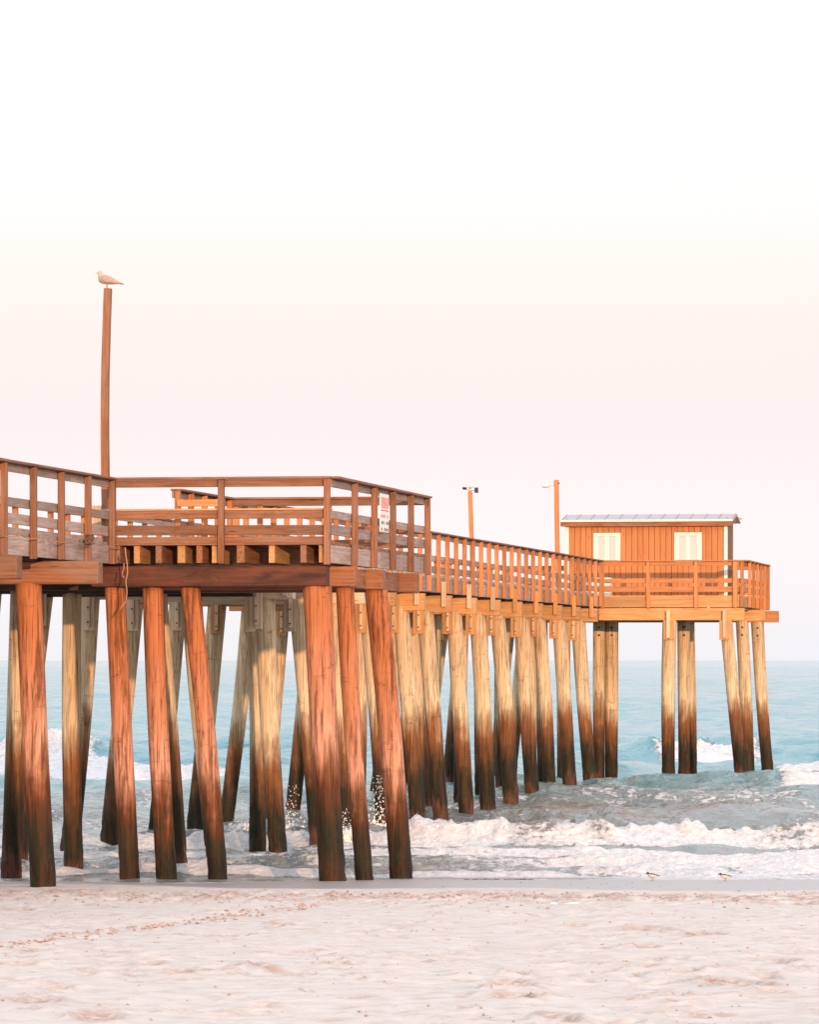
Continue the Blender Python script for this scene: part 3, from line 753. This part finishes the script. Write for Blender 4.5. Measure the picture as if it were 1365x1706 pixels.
gx, gy = w2loc((178-682)/7500*76.0, 76.0)
gp = root('bare_pole', gx, gy, 'tall bare wooden pole with a gull on its top', 'pole')
GT = EYE+(1100-481)/98.7-DECK
V, F_ = [], []
nseg = 14
for i in range(nseg+1):
    s = i/nseg; cx = -.045*math.sin(s*math.pi)+.015*s; h = .064-.004*s
    for (a, b) in ((-h, -h), (h, -h), (h, h), (-h, h)): V.append((s*GT, cx+a, b))
for i in range(nseg):
    for k in range(4): F_.append((i*4+k, i*4+(k+1) % 4, i*4+4+(k+1) % 4, i*4+4+k))
F_ += [(3, 2, 1, 0), tuple(nseg*4+k for k in range(4))]
post = pyd('post', V, F_, M['old'], gp)
post.matrix_local = Matrix(((0, 1, 0), (0, 0, -1), (1, 0, 0))).to_4x4() @ Matrix.Rotation(0, 4, 'X')
bx_ = box('electrical_box', -.28, -.072, -.12, .05, .16, .66, M['pale'], gp); bx_['label'] = 'pale box strapped to the pole'
box('electrical_box', -.062, .05, -.14, -.072, .45, .60, M['pale'], gp)

# gull, head to the left, looking round
gl = empty('gull', loc2w(gx+.015, gy, DECK+GT), -PA+R(20), label='brownish grey gull standing on top of the tall bare pole', cat='bird')
def ring(x, z, hw, hh, tilt=0): return ((x, 0, z), (0, hw, 0), (math.sin(tilt)*hh, 0, math.cos(tilt)*hh))
loft('body', [ring(-.165, .165, .012, .012), ring(-.15, .165, .05, .055), ring(-.10, .16, .078, .078), ring(-.03, .15, .085, .080), ring(.05, .135, .072, .066), ring(.12, .115, .045, .042), ring(.18, .098, .022, .02), ring(.20, .09, .01, .01)], M['gullgrey'], gl)
loft('neck', [ring(-.10, .18, .055, .055, -.4), ((-.125, 0, .215), (0, .042, 0), (.042, 0, .01)), ((-.132, 0, .25), (0, .036, 0), (.036, 0, .0))], M['gullwhite'], gl)
loft('head', [((-.132, 0, .235), (0, .030, 0), (.030, 0, 0)), ((-.134, 0, .255), (0, .037, 0), (.040, 0, 0)), ((-.134, 0, .278), (0, .034, 0), (.038, 0, 0)), ((-.13, 0, .296), (0, .018, 0), (.022, 0, 0)), ((-.13, 0, .300), (0, .004, 0), (.005, 0, 0))], M['gullwhite'], gl)
loft('beak', [((-.165, -.015, .262), (0, .010, 0), (0, 0, .011)), ((-.195, -.022, .258), (0, .007, 0), (0, 0, .008)), ((-.215, -.026, .25), (0, .002, 0), (0, 0, .003))], M['leg'], gl)
for s in (-1, 1):
    loft('wing', [((-.12, s*.072, .17), (.0, .006, 0), (0, 0, .03)), ((-.03, s*.086, .158), (0, .010, 0), (0, 0, .058)), ((.08, s*.066, .132), (0, .009, 0), (0, 0, .042)), ((.17, s*.036, .105), (0, .006, 0), (0, 0, .022)), ((.235, s*.02, .085), (0, .003, 0), (0, 0, .006))], M['gullgrey'], gl)
    loft('wing_tip', [((.13, s*.042, .108), (0, .006, 0), (0, 0, .018)), ((.21, s*.022, .090), (0, .005, 0), (0, 0, .012)), ((.275, s*.012, .076), (0, .002, 0), (0, 0, .003))], M['gulldark'], gl)
    tube('leg', [(-.02+.01*s, s*.034, .09), (-.018+.01*s, s*.036, .045), (-.02+.01*s, s*.036, .002)], .006, M['leg'], gl, 6)
    pyd('foot', [(.012, s*.036, .002), (-.055, s*.036-.028, .002), (-.062, s*.036, .002), (-.055, s*.036+.028, .002), (0, s*.036, .012)], [(0, 3, 2, 1)[::-1], (0, 1, 4), (1, 2, 4), (2, 3, 4), (3, 0, 4)], M['leg'], gl)
loft('tail', [((.14, 0, .105), (0, .035, 0), (0, 0, .012)), ((.20, 0, .088), (0, .038, 0), (0, 0, .006)), ((.25, 0, .078), (0, .036, 0), (0, 0, .003))], M['gulldark'], gl)

# ------------------------------------------------------------------ things on the pier
sg = root('notice_board', PX1+.106, -26.05, 'white notice board with red heading on the near platform rail', 'sign', EYE+2.22)
box('board', 0, .02, -.02, .80, 0, .66, M['white'], sg, .003)
for i, (y0, y1) in enumerate([(.05, .12), (.17, .2), (.25, .33), (.38, .42), (.47, .54), (.60, .64), (.69, .75)]):
    box('letter_stroke', .0205, .0225, y0, y1, .41, .60, M['red'], sg, 0)
box('red_rule', .0205, .0225, .0, .78, .365, .385, M['red'], sg, 0)
for r_ in range(3):
    for i in range(5):
        y0 = .04+i*.15+(.03 if r_ % 2 else 0)
        if (r_*5+i) % 4 == 3: continue
        box('letter_stroke', .0205, .0225, y0, y0+.09, .30-r_*.115-.05, .30-r_*.115, M['ink'] if r_ else M['red'], sg, 0)

def wpts(px, ys, Yd, js=0): return [((x-682)/7500*Yd, Yd, EYE+(1100-y)/7500*Yd) for x, y in zip(px, ys)]
hr = tag(tube('hanging_rope', wpts([208, 209, 211.5, 212, 209, 211, 210, 208, 203, 199], [912, 925, 940, 955, 968, 985, 1000, 1003, 1009, 1016], 73.3), .011, M['rope'], None, 6), 'straw coloured rope hanging down in front of the dark beam', 'rope')
tag(tube('twine_end', wpts([206, 206, 203, 204, 207], [938, 946, 955, 960, 963], 73.3), .009, plain('cord_pink', (.5, .16, .16), .9), None, 6), 'short reddish twine hanging beside the straw coloured rope', 'twine')
pts = []
for i in range(60):
    s = i/59; y = -38+8*s; pts.append(loc2w(.13+.03*math.sin(s*40), y, DECK-.02-.07*abs(math.sin(s*math.pi*4.57))+.015*math.sin(s*23)-.01))
tag(tube('deck_rope', pts, .008, M['rope'], None, 6), 'slack rope looped along the outside of the walkway rail posts', 'rope')
kn = []
for i in range(70):
    a = i*.55; kn.append(loc2w(.15+.045*math.sin(a*1.7), -32.0+.13*math.cos(a)+.02*math.sin(3*a), DECK+.0+.075*math.sin(a*1.13)))
tag(tube('rope_bundle', kn, .013, plain('rope_brown', (.16, .085, .05), .95), None, 6), 'dark tangled rope bundle on a walkway rail post', 'rope')

pp = [loc2w(-.16, -20+i*1.3, DECK+.045) for i in range(41)]
tag(tube('white_pipe', pp, .042, M['white'], None, 10), 'white pipe lying along the deck behind the orange rail', 'pipe')
def bench(x, y, L, label):
    b = root('bench', x, y, label, 'bench', group='benches on the walkway')
    for k in range(3): box('seat_slat', .02+k*.14, .14+k*.14, 0, L, .42, .46, M['grey'], b)
    for k in range(2): box('back_slat', -.06, -.02, 0, L, .56+k*.17, .68+k*.17, M['grey'], b)
    for yy in (.1, L-.2):
        box('leg', -.018, .06, yy, yy+.09, 0, .418, M['old'], b); box('leg', .34, .42, yy, yy+.09, 0, .418, M['old'], b)
        box('back_support', -.105, -.062, yy, yy+.09, 0, .86, M['old'], b)
bench(-W+.35, 10.6, 2.2, 'weathered grey bench on the walkway nearest the big platform')
bench(-W+.35, 17.5, 2.2, 'weathered grey bench on the walkway nearest the orange hut')
cb = root('storage_box', -.55, 34.4, 'white box on the deck in front of the hut wall', 'box')
box('body', -.25, .62, 0, .5, 0, .52, M['white'], cb, .02); box('lid', -.27, .64, -.02, .52, .524, .58, M['white'], cb, .02)
box('handle', .1, .27, -.045, -.022, .49, .515, M['metal'], cb, .004)

# ------------------------------------------------------------------ small birds on the wet sand
def on_sand(px, py_):
    sl = (py_-1100)/7500; yy = np.linspace(60, 82, 4000); k = np.argmin(np.abs((EYE-pchip(yy))/yy-sl)); Yd = float(yy[k]); return Vector(((px-682)/7500*Yd, Yd, float(pchip(np.array([Yd]))[0])))
def wader(px, py_, face, back, label, k=1.0):
    b = empty('shorebird', on_sand(px, py_), face, label=label, cat='bird', group='small birds at the water line')
    def rg(x, z, hw, hh): return ((x*k, 0, z*k), (0, hw*k, 0), (0, 0, hh*k))
    loft('body', [rg(-.055, .072, .008, .008), rg(-.04, .07, .026, .025), rg(0, .064, .033, .030), rg(.04, .062, .022, .019), rg(.07, .064, .006, .006)], M['waderpale'], b, 10)
    loft('back', [rg(-.045, .082, .016, .016), rg(-.01, .081, .028, .018), rg(.04, .074, .019, .012), rg(.095, .068, .003, .003)], back, b, 10)
    loft('head', [rg(-.078, .096, .006, .006), rg(-.066, .098, .018, .018), rg(-.05, .094, .018, .018), rg(-.036, .084, .010, .010)], back, b, 10)
    tube('beak', [(-.076*k, 0, .096*k), (-.105*k, 0, .086*k)], [.004*k, .0015*k], M['gulldark'], b, 5)
    for s in (-1, 1): tube('leg', [(.005*k, s*.012*k, .045*k), (.012*k*s, s*.012*k, .02*k), (.006*s*k, s*.012*k, -.004)], .0025*k, M['gulldark'], b, 5)
wader(1087, 1467, R(-8), M['wader'], 'small dark-backed shorebird on the wet sand, leftmost of three', 1.3)
wader(1193, 1457, R(-18), plain('wader_buff', (.50, .27, .18), .85), 'pale small shorebird at the very edge of the swash', 1.2)
wader(1208, 1468, R(-3), M['wader'], 'small dark-backed shorebird on the wet sand, rightmost of three', 1.25)

# wrack line and bits of shell
V, F_ = [], []
rw = random.Random(4)
def crumb(p, sx_, sz_):
    b = len(V); 
    for (a, c_, d) in ((1,0,0), (0,1,0), (-1,0,0), (0,-1,0), (0,0,1), (0,0,-1)): V.append((p.x+a*sx_*rw.uniform(.6, 1.3), p.y+c_*sx_*rw.uniform(.6, 1.6), p.z+d*sz_*rw.uniform(.5, 1.2)))
    F_.extend([tuple(b+i for i in f) for f in ((0,1,4), (1,2,4), (2,3,4), (3,0,4), (1,0,5), (2,1,5), (3,2,5), (0,3,5))])
for i in range(46):
    px = rw.uniform(770, 890); x = (px-682)/7500*75.6; y = float(shore(np.array([x]))[0])-.25+rw.uniform(-.06, .06); crumb(Vector((x, y, sand_z(x, y)+.004)), rw.uniform(.012, .035), rw.uniform(.006, .016))
for i in range(26):
    px = rw.uniform(700, 1330); p = on_sand(px, rw.uniform(1468, 1484)); crumb(p, rw.uniform(.008, .03), .006)
tag(pyd('wrack_line', V, F_, M['wrack']), 'thin dark line of weed crumbs left by the swash', kind='stuff')
for i, (px, py_, L) in enumerate([(922, 1509, .10), (958, 1513, .26)]):
    p = on_sand(px, py_)
    o = loft('shell_fragment', [((-L*.5, 0, .006), (0, .01, 0), (0, 0, .004)), ((-L*.2, 0, .014), (0, .045, 0), (0, 0, .014)), ((L*.25, 0, .012), (0, .04, 0), (0, 0, .012)), ((L*.5, 0, .004), (0, .012, 0), (0, 0, .004))], M['shell'], None, 8)
    o.location = p+Vector((0, 0, .0)); tag(o, ['small rounded white scrap on the dry sand beside a longer one', 'longer flat white scrap lying on the dry sand'][i], 'debris', 'white scraps on the sand')

V, F_ = [], []
rw = random.Random(21)
def beach_z(x, y):
    i = min(max(np.searchsorted(BY, y), 0), len(BY)-1); j = min(max(np.searchsorted(BX, x), 0), len(BX)-1); return float(BZ[i, j])
for i in range(1500):
    m_ = rw.random()
    if m_ < .5: y = rw.gauss(63.8, 2.2); x = rw.uniform(-6.5, 6.5); sz_ = rw.uniform(.010, .034)
    elif m_ < .68: x = rw.uniform(-4.4, -1.2); y = 52+(x+2.6)*5.2+rw.gauss(0, 1.0); sz_ = rw.uniform(.010, .036)
    else: y = 28+38*rw.random(); x = rw.uniform(-1, 1)*(y*.1+.5); sz_ = rw.uniform(.005, .018)
    if y < 26 or y > 68.5: continue
    crumb(Vector((x, y, beach_z(x, y)+sz_*.25)), sz_, sz_*.75)
tag(pyd('sand_clods', V, F_, plain('clod', (.44, .30, .23), .95, var=.25, sc=3)), 'crumbly brownish sand clods scattered over the dry beach', kind='stuff')

# ------------------------------------------------------------------ spray thrown up against the piles by the bore
V, F_ = [], []
rw = random.Random(9)
def drop(p, r):
    b = len(V)
    for (a, c_, d) in ((1,0,0), (0,1,0), (-1,0,0), (0,-1,0), (0,0,1.3), (0,0,-1.3)): V.append((p[0]+a*r*rw.uniform(.7, 1.3), p[1]+c_*r, p[2]+d*r*rw.uniform(.7, 1.3)))
    F_.extend([tuple(b+i for i in f) for f in ((0,1,4), (1,2,4), (2,3,4), (3,0,4), (1,0,5), (2,1,5), (3,2,5), (0,3,5))])
for (px, y0, y1, Yd, n, wpx) in [(482, 1305, 1392, 99.0, 190, 24), (402, 1320, 1385, 100.5, 60, 12), (574, 1345, 1395, 93.0, 110, 16), (632, 1290, 1395, 95.5, 330, 22), (880, 1375, 1400, 92.8, 60, 16)]:
    for i in range(n):
        q = rw.random()**1.6; x = (px+rw.gauss(0, wpx*.5*(1-.3*q))-682)/7500*Yd; z = EYE-(y1-(y1-y0)*q-1100)/7500*Yd
        drop((x, Yd-.25+rw.uniform(-.15, .1), z), rw.uniform(.004, .020)*(1.25-.7*q))
for (px, Yd, w_) in [(482, 99.0, .30), (632, 95.5, .34), (574, 93.0, .2), (402, 100.5, .15)]:
    for i in range(60):
        x = (px-682)/7500*Yd+rw.gauss(0, w_); yy = Yd-.3+rw.uniform(-.2, .2); drop((x, yy, sea_z(x, yy)+.18*rw.random()**2), rw.uniform(.02, .06))
tag(pyd('spray', V, F_, plain('spray_white', (.85, .83, .82), .4)), 'white spray thrown up where the bore hits the piles', kind='stuff')
print('tris', sum(len(o.data.polygons)*2 for o in S.objects if o.type == 'MESH'))
